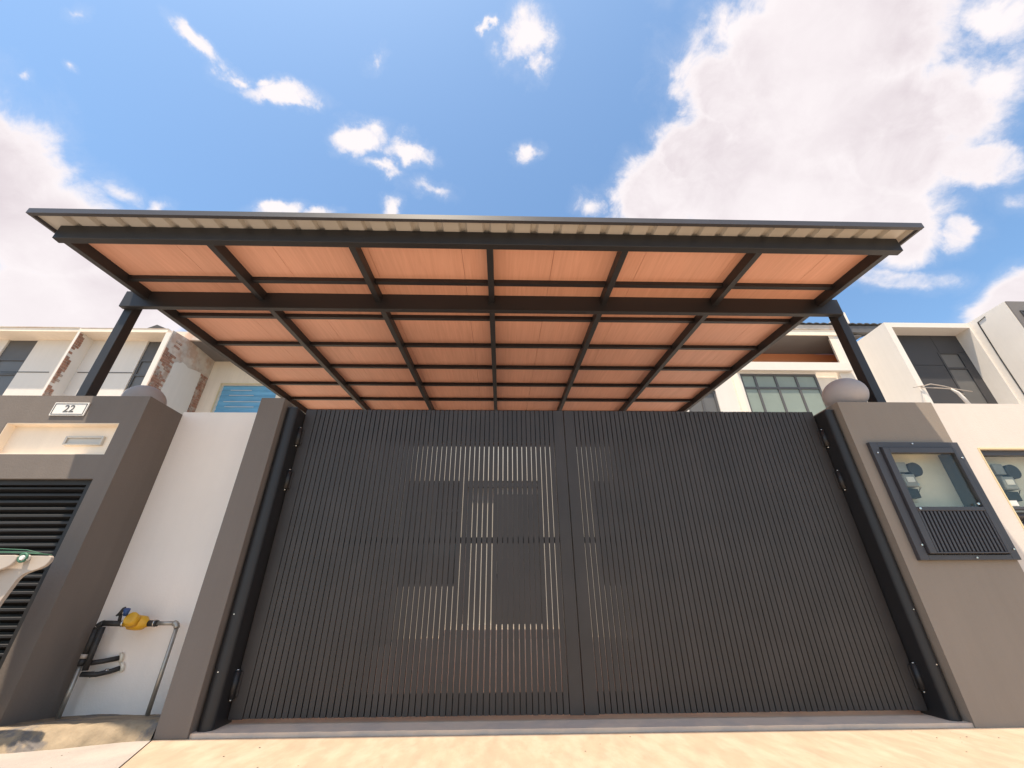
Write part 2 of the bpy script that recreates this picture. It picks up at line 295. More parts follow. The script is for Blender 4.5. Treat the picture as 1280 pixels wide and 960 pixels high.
# neighbour's wall with the number 22
nb = thing('boundary_wall', 'dark grey wall with the number 22 plate, letterbox niche and black louvers', 'wall', (-4.4, -.22, 0))
y0, y1 = -.22, .70
obj('wall_frame', boxes((-8.0, -2.85, y0, y1, 1.931, 2.166), (-8.0, -3.852, y0, y1, 1.676, 1.931), (-2.995, -2.85, y0, y1, 1.676, 1.931), (-8.0, -2.85, y0, y1, 1.491, 1.676), (-2.989, -2.85, y0, y1, 0, 1.491), (-8.0, -2.989, .12, y1, 0, 1.491)), M['stone_grey'], nb)
obj('niche_lining', boxes((-3.85, -2.997, -.15, -.12, 1.678, 1.929), (-3.85, -2.997, -.217, -.15, 1.6765, 1.682), (-3.85, -2.997, -.217, -.15, 1.925, 1.9305), (-3.0, -2.996, -.217, -.15, 1.682, 1.925), (-3.85, -3.846, -.217, -.15, 1.682, 1.925)), M['cream'], nb)
ls = obj('letter_slot', boxes((-3.40, -3.385, -.172, -.1505, 1.768, 1.84), (-3.125, -3.11, -.172, -.1505, 1.768, 1.84), (-3.385, -3.125, -.172, -.1505, 1.825, 1.84), (-3.385, -3.125, -.172, -.1505, 1.768, 1.78)), M['sheet'], nb, bevel=.002)
obj('flap', boxes((-3.384, -3.126, -.16, -.152, 1.781, 1.824)), M['sheet'], ls)
obj('louver_frame', boxes((-3.05, -2.99, -.185, .11, 0.02, 1.488), (-6.9, -3.05, -.185, -.12, 1.455, 1.488), (-6.9, -3.05, -.127, -.115, 0.02, 1.455)), M['shutter'], nb)
def blade_bm(x0, x1, yc, zc, hgt):
    bm = bmesh.new(); prof = []
    for k in range(7): a = k / 6; prof.append((yc - .035 * math.sin(a * math.pi) - .01, zc + hgt * (.5 - a)))
    prof += [(p_[0] + .008, p_[1]) for p_ in prof[::-1]]
    prism(bm, prof, 'x', x0, x1)
    return bm
bm = bmesh.new(); prism(bm, [(-.170, .014), (-.166, .018), (-.128, -.010), (-.128, -.018), (-.170, .002)], 'x', -6.9, -3.052); bmesh.ops.translate(bm, verts=bm.verts, vec=(0, 0, 1.425))
lou0 = obj('louver', bm, M['shutter'], nb)
for k in range(1, 29): copy(lou0, nb, (0, 0, -.0488 * k))

# plate 22
pl = thing('house_number_plate', 'small white house number plate reading 22 on the dark grey wall', 'sign', (-3.425, -.222, 1.989))
obj('plate', boxes((-3.558, -3.292, -.230, -.2215, 1.989, 2.101)), M['paper'], pl, bevel=.0015)
obj('border', boxes((-3.548, -3.302, -.2325, -.2303, 2.088, 2.092), (-3.548, -3.302, -.2325, -.2303, 1.998, 2.002), (-3.548, -3.544, -.2325, -.2303, 2.002, 2.088), (-3.306, -3.302, -.2325, -.2303, 2.002, 2.088)), M['ink'], pl)
def text(s, size, loc, parent, m, name='digits', rx=90, off=0.0):
    cu = bpy.data.curves.new('t', 'FONT'); cu.body = s; cu.size = size; cu.extrude = .001; cu.align_x = 'CENTER'; cu.align_y = 'CENTER'; cu.offset = off
    to = bpy.data.objects.new('t', cu); C.objects.link(to)
    me = bpy.data.meshes.new_from_object(to.evaluated_get(bpy.context.evaluated_depsgraph_get())) if False else None
    bpy.context.view_layer.update(); dg = bpy.context.evaluated_depsgraph_get(); me = bpy.data.meshes.new_from_object(to.evaluated_get(dg)); bpy.data.objects.remove(to)
    me.transform(Matrix.Translation(Vector(loc) - wloc(parent)) @ Matrix.Rotation(R(rx), 4, 'X')); me.materials.clear(); me.materials.append(m)
    o = bpy.data.objects.new(name, me); C.objects.link(o); o.parent = parent; return o
text('22', .085, (-3.425, -.2315, 2.045), pl, M['ink'])

# right pillar with meter recess
rp = obj('gate_pillar', boxes((2.845, 3.01, -.20, .34, 0, 2.16), (3.60, 3.664, -.20, .34, 0, 2.16), (3.01, 3.60, -.20, .34, 1.73, 2.16), (3.01, 3.60, -.20, .34, 0, .95), (3.01, 3.60, .02, .34, .95, 1.73)), M['light_grey']); tag(rp, 'wide taupe grey gate pillar right of the gate holding a meter cabinet', 'pillar')
rw = obj('boundary_wall', boxes((3.666, 3.86, -.19, .30, 0, 2.155), (3.86, 4.55, -.19, .30, 1.745, 2.155), (3.86, 4.55, -.19, .30, 0, .70), (3.86, 4.55, .05, .30, .70, 1.745), (4.55, 9, -.19, .30, 0, 2.155)), M['edge_white_dimmed']); tag(rw, 'white boundary wall right of the taupe pillar, at the right edge of the photo', 'wall')

# ------------------------------------------------------------------ meter cabinets
mc = thing('meter_cabinet', 'dark grey steel meter cabinet with glass pane and slatted lower door, on the taupe pillar', 'cabinet', (3.30, -.22, .92))
obj('cavity_lining', boxes((3.012, 3.598, -.10, -.088, .952, 1.728), (3.012, 3.016, -.198, -.101, .952, 1.728), (3.017, 3.593, -.198, -.101, 1.722, 1.728)), M['board'], mc)
obj('dark_lining', boxes((3.594, 3.598, -.198, -.101, .952, 1.728), (3.017, 3.593, -.198, -.101, .952, .956)), M['frame'], mc)
obj('outer_frame', boxes((2.935, 3.000, -.232, -.201, .92, 1.79), (3.600, 3.662, -.232, -.201, .92, 1.79), (3.000, 3.600, -.232, -.201, 1.745, 1.79), (3.000, 3.600, -.232, -.201, .92, .955)), M['trim'], mc, bevel=.003)
dr = obj('door', boxes((3.006, 3.056, -.252, -.215, .962, 1.739), (3.570, 3.594, -.252, -.215, .962, 1.739), (3.056, 3.570, -.252, -.215, 1.694, 1.739), (3.056, 3.570, -.252, -.215, 1.252, 1.281), (3.056, 3.570, -.252, -.215, .962, .972)), M['trim'], mc, bevel=.003)
obj('glass_pane', boxes((3.057, 3.569, -.235, -.231, 1.2815, 1.6935)), M['clear'], dr)
obj('backing_sheet', boxes((3.057, 3.569, -.222, -.219, .973, 1.251)), M['shutter'], dr)
s0 = obj('slat', boxes((3.062, 3.078, -.248, -.223, .973, 1.251)), M['trim'], dr, bevel=.002)
for k in range(1, 18): copy(s0, dr, (.0292 * k, 0, 0))
for X, Z in ((3.28, 1.775), (3.34, .935), (2.965, 1.70), (2.985, 1.02), (3.63, 1.66), (3.64, .99)):
    b_ = bmesh.new(); tube(b_, [(X, -.240, Z), (X, -.231, Z)], .006, 10); obj('screw', b_, M['chrome'], mc)
for X, Z in ((3.075, 1.268), (3.532, 1.30)):
    b_ = bmesh.new(); tube(b_, [(X, -.262, Z), (X, -.251, Z)], .008, 12); obj('lock', b_, M['chrome'], mc)
def meter(x, z, y, label, sc=1.0, grp='electricity meters behind glass'):
    t = thing('electricity_meter', label, 'meter', (x, y, z), grp)
    obj('backplate', boxes((x - .05 * sc, x + .07 * sc, y, y + .015, z, z + .34 * sc)), M['board'], t, bevel=.002)
    obj('meter_case', boxes((x - .04 * sc, x + .06 * sc, y - .07, y - .001, z + .10 * sc, z + .2 * sc)), M['meter_grey'], t, bevel=.008)
    obj('display', boxes((x - .02 * sc, x + .04 * sc, y - .073, y - .0705, z + .135 * sc, z + .175 * sc)), M['paper'], t)
    obj('terminal_cover', boxes((x - .045 * sc, x + .055 * sc, y - .05, y - .001, z + .02 * sc, z + .09 * sc)), M['shutter'], t, bevel=.005)
    b_ = bmesh.new(); tube(b_, [(x + .10 * sc, y - .06, z + .24 * sc), (x + .10 * sc, y - .01, z + .24 * sc)], .055 * sc, 24); obj('dial_housing', b_, M['black_pipe'], t)
    obj('fuse_block', boxes((x - .03 * sc, x + .05 * sc, y - .05, y - .001, z + .22 * sc, z + .3 * sc)), M['meter_grey'], t, bevel=.004)
    b_ = bmesh.new(); tube(b_, [(x + .03, y - .03, z + .09 * sc), (x + .05, y - .04, z + .05 * sc), (x + .09, y - .04, z + .10 * sc), (x + .08, y - .03, z + .2 * sc)], .006, 8); obj('wire', b_, M['chrome'], t)
    return t
meter(3.17, 1.345, -.116, 'electricity meter with round black dial inside the dark framed cabinet on the taupe pillar')
mc2 = thing('meter_cabinet', 'meter cabinet sunk in the white wall with yellow-painted lit edge and black louvers below', 'cabinet', (4.2, -.19, .70))
obj('reveal', boxes((3.86, 4.55, -.200, -.191, 1.744, 1.757), (3.852, 3.860, -.196, -.191, .70, 1.757)), M['yellow_edge'], mc2)  # sunlit rim of the opening, put into the yellow strip colour
obj('frame', boxes((3.862, 4.548, -.17, -.13, 1.70, 1.743), (3.862, 3.885, -.17, -.13, 1.30, 1.70), (3.885, 4.548, -.17, -.13, 1.275, 1.298), (3.862, 3.885, -.17, -.13, .702, 1.275)), M['trim'], mc2, bevel=.003)
obj('glass_pane', boxes((3.886, 4.547, -.155, -.151, 1.2985, 1.6995)), M['clear'], mc2)
obj('cavity_lining', boxes((3.862, 4.548, -.05, -.038, .702, 1.743)), M['board'], mc2)
l0 = obj('louver', blade_bm(3.89, 4.54, -.10, 1.235, .065), M['trim'], mc2)
for k in range(1, 8): copy(l0, mc2, (0, 0, -.07 * k))
obj('sticker', boxes((3.89, 3.965, -.160, -.1555, 1.305, 1.345)), M['paper'], mc2)
meter(4.02, 1.33, -.066, 'electricity meter behind the glass of the cabinet in the white wall', 1.05)

# ------------------------------------------------------------------ gate posts, leaves
def gate_post(x0, x1, label):
    t = thing('gate_post', label, 'gate post', ((x0 + x1) / 2, -.05, 0))
    bm = bmesh.new(); xm = (x0 + x1) / 2; rx = (x1 - x0) / 2; prof = [(x0, .06)]
    for k in range(13):
        a = math.pi + math.pi * k / 12; prof.append((xm + rx * math.cos(a), -.12 + .035 * math.sin(a)))
    prof.append((x1, .06)); prism(bm, prof, 'z', 0, 2.105)
    obj('post', bm, M['gate_dark'], t)
    obj('cap', boxes((x0 + .004, x1 - .004, -.145, .055, 2.106, 2.112)), M['trim'], t)
    for zz in (.31, .62):
        b_ = bmesh.new(); tube(b_, [(xm, -.160, zz), (xm, -.153, zz)], .004, 8); obj('screw', b_, M['chrome'], t)
    return t
gate_post(-1.781, -1.690, 'black rounded steel gate post beside the slim pillar, left end of the gate')
gate_post(2.762, 2.843, 'black rounded steel gate post beside the taupe pillar, right end of the gate')
def gate_leaf(x0, x1, hx, hs, label, swing):
    t = thing('gate_leaf', label, 'gate', (hx, 0, 0), 'two leaves of the driveway gate')
    Z0, Z1 = .052, 2.15
    S = .088
    st = obj('stile', boxes((x0, x0 + S, -.014, .034, Z0 - .004, Z1)), M['gate'], t, bevel=.002)
    obj('stile', boxes((x1 - S, x1, -.014, .03, Z0 - .004, Z1)), M['gate'], t, bevel=.002)
    for z_, h_ in ((.16, .11), (1.11, .04), (2.135, .262)): obj('rail', boxes((x0 + S + .001, x1 - S - .001, .010, .045, z_ - h_, z_)), M['gate'], t)
    a, b = x0 + S + .006, x1 - S - .006; n = round((b - a) / .0392); pitch = (b - a + .0068) / n; wd = pitch - .0068
    sl = obj('slat', boxes((a, a + wd, -.014, .009, Z0, Z1 - .002)), M['gate'], t)
    for k in range(1, n): copy(sl, t, (pitch * k, 0, random.uniform(-.0012, .0012)))
    for zh in (1.82, 1.463, .155):
        b_ = bmesh.new(); tube(b_, [(hx, -.034, zh), (hx, -.034, zh + .145)], .021, 16); k1 = obj('hinge', b_, M['gate_dark'], t)
        b_ = bmesh.new(); tube(b_, [(hx, -.034, zh - .012), (hx, -.034, zh - .002)], [.005, .010], 12); obj('pin', b_, M['chrome'], k1)
        b_ = bmesh.new(); tube(b_, [(hx, -.034, zh + .147), (hx, -.034, zh + .154)], .010, 12); obj('pin', b_, M['chrome'], k1)
        obj('plate', boxes((min(hx, hx - hs * .03), max(hx, hx - hs * .03), -.022, -.015, zh + .01, zh + .135)), M['gate'], k1)
    return t
gate_leaf(-1.680, .531, -1.683, -1, 'left leaf of the charcoal slatted gate, hinged beside the slim grey pillar', 1)
gate_leaf(.538, 2.754, 2.758, 1, 'right leaf of the charcoal slatted gate, hinged beside the taupe pillar', -1)

# ------------------------------------------------------------------ globes
def globe(x, y, zc, label):
    t = thing('globe_lamp', label, 'globe lamp', (x, y, 2.16))
    def lathe(prof, name, mm, seg=40):
        bm = bmesh.new(); prev = None
        for (r_, z_) in prof:
            ring = [bm.verts.new((x + r_ * math.cos(2 * math.pi * k / seg), y + r_ * math.sin(2 * math.pi * k / seg), z_)) for k in range(seg)]
            if prev:
                for k in range(seg): bm.faces.new((prev[k], prev[(k + 1) % seg], ring[(k + 1) % seg], ring[k])).smooth = True
            else: bm.faces.new(ring)
            prev = ring
        bm.faces.new(prev); return obj(name, bm, mm, t)
    body = [(.166 * math.sin(math.pi * k / 40) + .002, zc + .150 * math.cos(math.pi * k / 40)) for k in range(0, 35)]
    lathe(body, 'globe', M['globe'])
    lathe([(.10, 2.163), (.10, 2.19), (.075, 2.20), (.075, zc - .125)], 'neck', M['light_grey'])
globe(3.095, -.04, 2.305, 'flattened grey globe lamp standing on the taupe pillar')
globe(-3.385, .30, 2.365, 'grey globe lamp half hidden behind the top of the wall with number 22')

# ------------------------------------------------------------------ canopy
SL = .092
def zr(y): return 3.156 + SL * (y + .905)          # underside of the rafters
YB = 5.30
cp = thing('carport_canopy', 'black steel carport canopy with wood print ceiling panels above the gate', 'canopy', (-.13, 2.6, 0))
def sloped(x0, x1, y0, y1, lo, hi, bmx=None):
    bm = bmx or bmesh.new(); prism(bm, [(y0, zr(y0) + lo), (y1, zr(y1) + lo), (y1, zr(y1) + hi), (y0, zr(y0) + hi)], 'x', x0, x1); return bm
RAF = [-3.39, -2.300, -1.197, -.107, .983, 2.077, 3.128]
for X in RAF: obj('rafter', sloped(X - .026, X + .026, -.904, YB, 0, .094), M['steel'], cp, bevel=.002)
obj('front_beam', boxes((-3.432, 3.205, -.962, -.9055, 3.140, 3.273)), M['steel'], cp, bevel=.004)
obj('main_beam', boxes((-3.595, 3.335, -.152, -.102, 3.137, 3.318)), M['steel'], cp, bevel=.004)
obj('rear_beam', boxes((-3.45, 3.20, 5.0, 5.1, 3.61, 3.70)), M['steel'], cp, bevel=.004)
for X0, X1 in ((-3.585, -3.505), (3.305, 3.385)):
    c_ = obj('column', boxes((X0, X1, -.101, -.012, 2.162, 3.31)), M['steel'], cp, bevel=.004)
    obj('base_plate', boxes((X0 - .03, X1 + .03, -.13, .02, 2.1675, 2.175)), M['steel'], c_)
PY = [-.373, .235, .842, 1.447, 2.045, 2.665, 3.27, 3.88, 4.49]
for Y in PY:
    for i in range(6): obj('purlin', sloped(RAF[i] + .027, RAF[i + 1] - .027, Y - .022, Y + .022, .052, .0935), M['steel'], cp)
# ceiling panels 0.775 m wide with a 5 mm open joint
X = -3.446; edges = [-3.446, -2.671]
while edges[-1] + .775 < 3.0: edges.append(edges[-1] + .775)
edges.append(3.20)
for a, b in zip(edges[:-1], edges[1:]): obj('ceiling_panel', sloped(a + .0015, b - .0015, -.900, YB, .095, .113), M['wood'], cp)
obj('panel_backing', sloped(-3.44, 3.20, -.897, YB - .02, .114, .119), M['sheet'], cp)
# ribbed roofing sheets
YF = -1.10
def rib_sheet(x0, x1):
    bm = bmesh.new(); p = .1865; prof = []
    k0 = math.ceil((x0 + 3.30) / p - .3) ; k = k0; prof.append((x0, 0))
    while True:
        c = -3.30 + k * p
        if c + .036 > x1: break
        if c - .036 > x0: prof += [(c - .034, 0), (c - .018, .03), (c + .018, .03), (c + .034, 0)]
        k += 1
    prof.append((x1, 0)); lo = prof
    y0, y1 = YF, YB + .1
    def zz(y): return zr(y) + .122
    A = [bm.verts.new((a, y0, zz(y0) + b)) for a, b in lo]; Bv = [bm.verts.new((a, y1, zz(y1) + b)) for a, b in lo]
    A2 = [bm.verts.new((a, y0, zz(y0) + b + .003)) for a, b in lo]; B2 = [bm.verts.new((a, y1, zz(y1) + b + .003)) for a, b in lo]
    n = len(lo)
    for i in range(n - 1):
        bm.faces.new((A[i], A[i + 1], Bv[i + 1], Bv[i])); bm.faces.new((A2[i], B2[i], B2[i + 1], A2[i + 1])); bm.faces.new((A[i], A2[i], A2[i + 1], A[i + 1])); bm.faces.new((Bv[i], Bv[i + 1], B2[i + 1], B2[i]))
    bm.faces.new((A[0], Bv[0], B2[0], A2[0])); bm.faces.new((A[-1], A2[-1], B2[-1], Bv[-1]))
    return bm
xs = [-3.51] + [-3.30 + .1865 * (k + .5) for k in (5, 11, 17, 23, 29)] + [3.265]
for a, b in zip(xs[:-1], xs[1:]): obj('roof_sheet', rib_sheet(a, b), M['sheet'], cp)
obj('eave_trim', boxes((-3.53, 3.285, YF - .008, YF - .001, 3.236, 3.285), (-3.53, 3.285, YF - .001, YF + .02, 3.236, 3.240)), M['trim'], cp)
for x0, x1 in ((-3.53, -3.512), (3.267, 3.285)):
    obj('side_trim', sloped(x0, x1, YF, YB + .1, .098, .150), M['trim'], cp)

# ------------------------------------------------------------------ water pipework
wp = thing('water_pipework', 'galvanised water pipes with a yellow water meter in front of the white wall', 'water pipes', (-2.49, .05, .04))
YP = .06
def pipe(name, pts, r, m, seg=12, par=wp):
    b_ = bmesh.new(); tube(b_, pts, r, seg); return obj(name, b_, m, par)
def arc(cx, cz, r, a0, a1, n=6): return [(cx + r * math.cos(R(a0 + (a1 - a0) * k / n)), YP, cz + r * math.sin(R(a0 + (a1 - a0) * k / n))) for k in range(n + 1)]
pipe('pipe', [(-2.77, YP, .03), (-2.762, YP, .33)], .013, M['pipe'])
pipe('pipe', [(-2.225, YP, .03), (-2.222, YP, .535)], .013, M['pipe'])
pipe('pipe', [(-2.253, YP, .563), (-2.36, YP, .563)], .013, M['pipe'])
pipe('elbow', arc(-2.250, .535, .028, 0, 90), .018, M['pipe'])
pipe('elbow', arc(-2.722, .53, .036, 180, 90), .019, M['black_pipe'])
pipe('coupling', [(-2.361, YP, .563), (-2.42, YP, .563)], .019, M['black_pipe'])
pipe('coupling', [(-2.375, YP, .563), (-2.382, YP, .563)], .023, M['chrome'])
pipe('coupling', [(-2.762, YP, .325), (-2.761, YP, .365)], .020, M['black_pipe'])
pipe('coupling', [(-2.761, YP, .366), (-2.760, YP, .39)], .023, M['plastic'])
pipe('insulated_pipe', [(-2.760, YP, .391), (-2.758, YP, .53)], .019, M['black_pipe'])
pipe('insulated_pipe', [(-2.715, YP - .01, .30), (-2.712, YP - .01, .545)], .017, M['black_pipe'])
pipe('insulated_pipe', [(-2.722, YP, .566), (-2.60, YP, .563)], .017, M['black_pipe'])
pipe('branch_pipe', [(-2.74, YP, .335), (-2.66, .10, .345), (-2.585, .148, .36)], .015, M['black_pipe'])
pipe('branch_pipe', [(-2.73, YP - .01, .28), (-2.65, .08, .275), (-2.60, .12, .287), (-2.555, .148, .305)], .015, M['black_pipe'])
pipe('wall_collar', [(-2.592, .138, .358), (-2.582, .1495, .361)], .030, M['board']); pipe('wall_collar', [(-2.562, .138, .302), (-2.553, .1495, .306)], .028, M['board'])
for (px_, py_, pz_) in ((-2.68, .075, .275), (-2.62, .11, .284)):
    pipe('coupling', [(px_ - .008, py_ - .004, pz_), (px_ + .008, py_ + .006, pz_ + .002)], .018, M['chrome'])
vv = pipe('stop_valve', [(-2.600, YP, .563), (-2.585, YP, .563)], .021, M['chrome'])
pipe('stem', [(-2.625, YP, .575), (-2.625, YP - .01, .62)], .010, M['black_pipe'], par=vv)
pipe('lever', [(-2.65, YP - .01, .612), (-2.625, YP - .02, .622), (-2.614, YP - .02, .655), (-2.602, YP - .02, .66)], [.006, .012, .008, .006], M['black_pipe'], par=vv)
bm = bmesh.new(); tube(bm, [(-2.583, YP, .563), (-2.565, YP, .563), (-2.545, YP, .566), (-2.50, YP, .568), (-2.455, YP, .566), (-2.437, YP, .563), (-2.42, YP, .563)], [.018, .020, .040, .046, .042, .026, .020], 20); wm = obj('water_meter', bm, M['yellow'], wp)
pipe('meter_head', [(-2.50, YP - .03, .575), (-2.50, YP - .075, .60)], [.042, .038], M['yellow'], 20, wm)
pipe('lid', [(-2.545, YP - .07, .615), (-2.535, YP - .085, .650)], [.013, .019], M['blue_cap'], 16, wm)

# ------------------------------------------------------------------ folding drying rack at the far left
dk = thing('drying_rack', 'white plastic folding drying rack with green cord, cut off by the left edge', 'drying rack', (-2.85, -.60, 0))
def horn(dx, y, sc=1.0):
    curve = [(-2.645, .936), (-2.634, .928), (-2.631, .914), (-2.633, .901), (-2.645, .881), (-2.676, .863), (-2.711, .853), (-2.740, .845), (-2.759, .828), (-2.766, .807), (-2.793, .70), (-2.84, .45), (-2.86, 0)]
    pts = [(-3.45, .936)] + [(x_ + dx, z_) for x_, z_ in curve] + [(-3.05 + dx, 0), (-3.45, .0)]
    bm = bmesh.new(); prism(bm, pts, 'y', y, y + .022); return bm
obj('side_panel', horn(0, -.60), M['plastic'], dk, bevel=.004)
obj('side_panel', horn(-.155, -.64), M['plastic'], dk, bevel=.004)
bm = bmesh.new(); tube(bm, [(-2.762 + .022 * math.cos(a_), -.629, .922 + .022 * math.sin(a_)) for a_ in [2 * math.pi * k / 24 for k in range(25)]], .006, 8); hb = obj('pivot_ring', bm, M['green'], dk)
bm = bmesh.new(); tube(bm, [(-2.762, -.638, .922), (-2.762, -.602, .922)], [.012, .018], 20); obj('cap', bm, M['paper'], hb)
for dy, dz in ((0, .0), (-.03, .012), (.02, -.004)):
    bm = bmesh.new(); tube(bm, [(-2.655, -.60 + dy, .942), (-2.76, -.60 + dy, .952 + dz), (-2.9, -.6 + dy, .958 + dz), (-3.3, -.6 + dy, .962 + dz)], .0022, 6); obj('cord', bm, M['green'], dk)

# ------------------------------------------------------------------ window builder
def window(parent, x0, x1, y, z0, z1, cols, rows, glassm, fr=.045, frm='frame', dep=.06):
    """frame with glass panes; cols/rows are lists of inner bar positions; front face at y"""
    bs = [(x0, x0 + fr, y, y + dep, z0, z1), (x1 - fr, x1, y, y + dep, z0, z1), (x0 + fr, x1 - fr, y, y + dep, z1 - fr, z1), (x0 + fr, x1 - fr, y, y + dep, z0, z0 + fr)]
    xc = [x0 + fr] + [v for c in cols for v in (c - fr / 2, c + fr / 2)] + [x1 - fr]
    zc_ = [z0 + fr] + [v for r_ in rows for v in (r_ - fr / 2, r_ + fr / 2)] + [z1 - fr]
    for c in cols: bs.append((c - fr / 2, c + fr / 2, y + .004, y + dep - .004, z0 + fr, z1 - fr))
    for r_ in rows:
        for i in range(0, len(xc), 2): bs.append((xc[i], xc[i + 1], y + .004, y + dep - .004, r_ - fr / 2, r_ + fr / 2))
    w_ = obj('window', boxes(*bs), M[frm], parent)
    for i in range(0, len(xc), 2):
        for j in range(0, len(zc_), 2): obj('pane', boxes((xc[i] + .001, xc[i + 1] - .001, y + dep * .45, y + dep * .45 + .006, zc_[j] + .001, zc_[j + 1] - .001)), glassm, w_)
    return w_

# ------------------------------------------------------------------ own house behind the gate
hs = thing('terraced_house', 'white terraced house behind the slatted gate, its front under the canopy', 'house', (.4, 6.5, 0))
W = 6.5; T = .2
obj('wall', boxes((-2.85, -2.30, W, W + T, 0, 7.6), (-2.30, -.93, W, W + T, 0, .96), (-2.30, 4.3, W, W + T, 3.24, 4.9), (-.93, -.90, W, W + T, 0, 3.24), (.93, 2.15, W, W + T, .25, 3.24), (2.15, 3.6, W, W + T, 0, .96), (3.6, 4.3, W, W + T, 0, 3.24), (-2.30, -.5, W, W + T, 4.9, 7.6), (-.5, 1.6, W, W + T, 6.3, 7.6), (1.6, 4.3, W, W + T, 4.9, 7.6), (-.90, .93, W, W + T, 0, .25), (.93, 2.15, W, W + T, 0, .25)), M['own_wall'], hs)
window(hs, -2.30, -.93, W + .02, .96, 3.24, [-1.62], [2.55], M['pane_black'], frm='clad')
window(hs, 2.15, 3.6, W + .02, .96, 3.24, [2.9], [2.55], M['pane_black'], frm='clad')
window(hs, -.5, 1.6, W + .02, 4.9, 6.3, [.05, .55, 1.05], [5.85], M['pane_green'])
obj('door_frame', boxes((-.90, -.84, W - .01, W + .12, .25, 3.20), (.87, .93, W - .01, W + .12, .25, 3.20), (-.84, .87, W - .01, W + .12, 3.09, 3.20)), M['clad'], hs)
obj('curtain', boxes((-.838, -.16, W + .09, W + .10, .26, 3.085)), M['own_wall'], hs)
dd = obj('door', boxes((-.155, .868, W + .02, W + .07, .255, 2.92)), M['clad'], hs)
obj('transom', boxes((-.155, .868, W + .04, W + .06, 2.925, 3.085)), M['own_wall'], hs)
obj('handle', boxes((-.10, -.08, W - .02, W + .015, 1.2, 1.45)), M['frame'], dd)
obj('step', boxes((-1.2, 1.3, 6.1, W - .012, .023, .17)), M['porch'], hs)
bm = bmesh.new(); prism(bm, [(5.95, 7.6), (11.5, 9.4), (11.5, 9.5), (5.95, 7.72)], 'x', -2.85, 4.3); obj('roof', bm, M['tile'], hs)
obj('party_wall', boxes((-3.03, -2.852, 5.6, 11, 0, 7.75)), M['own_wall'], hs)

# ------------------------------------------------------------------ right neighbour
rn = thing('terraced_house', 'white terraced house right of the canopy with an orange recess over a green glazed window', 'house', (7, 6.5, 0))
obj('wall', boxes((4.31, 5.0, W, W + T, 0, 7.6), (5.0, 5.857, W, W + T, 0, 4.9), (5.0, 5.857, W, W + T, 5.75, 7.6), (5.857, 6.675, W, W + T, 0, 7.6), (6.675, 8.87, W, W + T, 0, 4.85), (6.675, 8.87, W, W + T, 6.29, 6.61), (8.87, 9.56, W + .12, W + T, 0, 6.61), (9.56, 9.87, W, W + T, 0, 6.61), (9.87, 10.45, W, W + T, 0, 7.6)), M['house_white_dimmed'], rn)
obj('pilaster', boxes((6.415, 6.57, W - .04, W - .001, 0, 6.33)), M['cream'], rn)
obj('beam', boxes((6.60, 9.87, W - .12, W - .002, 6.335, 6.60)), M['house_white_dimmed'], rn, bevel=.004)
obj('panel', boxes((8.93, 9.50, W + .10, W + .118, 5.0, 6.25)), M['cream'], rn)
window(rn, 6.675, 8.87, W + .03, 4.85, 6.29, [7.10, 7.68, 8.27], [5.85], M['pane_green'], fr=.06)
window(rn, 5.0, 5.857, W + .03, 4.9, 5.75, [5.45], [], M['pane_dark'], fr=.06)
obj('recess_wall', boxes((6.675, 10.75, 7.515, 7.6, 6.61, 7.60)), M['orange'], rn)
obj('recess_ceiling', boxes((6.675, 10.75, W + .001, 7.514, 7.601, 7.64)), M['grey_soffit'], rn)
bm = bmesh.new(); prism(bm, [(9.72, W + .002), (9.869, W + .002), (10.9, 7.40), (10.9, 7.514), (10.66, 7.514)], 'z', 6.612, 7.598); obj('recess_side', bm, M['cream'], rn)
obj('fascia', boxes((6.675, 10.0, W - .03, W, 7.602, 7.80)), M['cream'], rn)
obj('fascia_board', boxes((6.675, 9.95, W - .055, W - .005, 7.802, 7.96)), M['render'], rn)
obj('gutter', boxes((10.0, 11.9, W - .06, W + .06, 7.70, 7.93)), M['frame'], rn)
bm = bmesh.new(); x_ = 6.7; prof = []
while x_ < 11.9:
    for k in range(6): prof.append((x_ + .22 * k / 6, 7.985 + .035 * abs(math.sin(math.pi * k / 6))))
    x_ += .22
A = [bm.verts.new((a, W - .10, b)) for a, b in prof]; Bv = [bm.verts.new((a, 11.5, b + 1.45)) for a, b in prof]; A2 = [bm.verts.new((a, W - .10, b - .03)) for a, b in prof]
for i in range(len(prof) - 1): bm.faces.new((A[i], A[i + 1], Bv[i + 1], Bv[i])); bm.faces.new((A2[i], A2[i + 1], A[i + 1], A[i]))
obj('roof', bm, M['tile'], rn)
obj('party_wall', boxes((10.25, 10.37, 6.3, 11, 7.94, 8.33)), M['house_white_dimmed'], rn)

fb = thing('terraced_house', 'white terraced house with a deep box frame around dark cladding, right of the column', 'house', (11.6, 5.5, 0))
F = 5.5
obj('box_frame', boxes((10.452, 10.612, F, 6.44, 0, 7.355), (10.612, 12.79, F, 6.44, 7.205, 7.355)), M['house_white_dimmed'], fb)
obj('side_wall', boxes((12.791, 12.842, F, 6.44, 0, 7.36)), M['house_white_dimmed'], fb)
obj('rear_wall', boxes((10.613, 12.79, 5.95, 6.44, 0, 7.204)), M['house_white_dimmed'], fb)
for (a, b, c, d) in ((10.615, 12.03, 6.235, 7.203), (10.615, 11.955, 4.8, 6.225), (12.04, 12.788, 6.66, 7.203)):
    obj('cladding_panel', boxes((a, b, 5.885, 5.945, c, d)), M['clad'], fb)
obj('cladding_panel', boxes((12.585, 12.788, 5.885, 5.945, 4.8, 6.65)), M['clad'], fb)
window(fb, 11.965, 12.58, 5.875, 4.8, 6.65, [], [6.14], M['pane_dark'], fr=.05, frm='clad', dep=.06)
nx_ = thing('terraced_house', 'white terraced house end with dark grey louvered front at the right edge', 'house', (15, 4.58, 0))
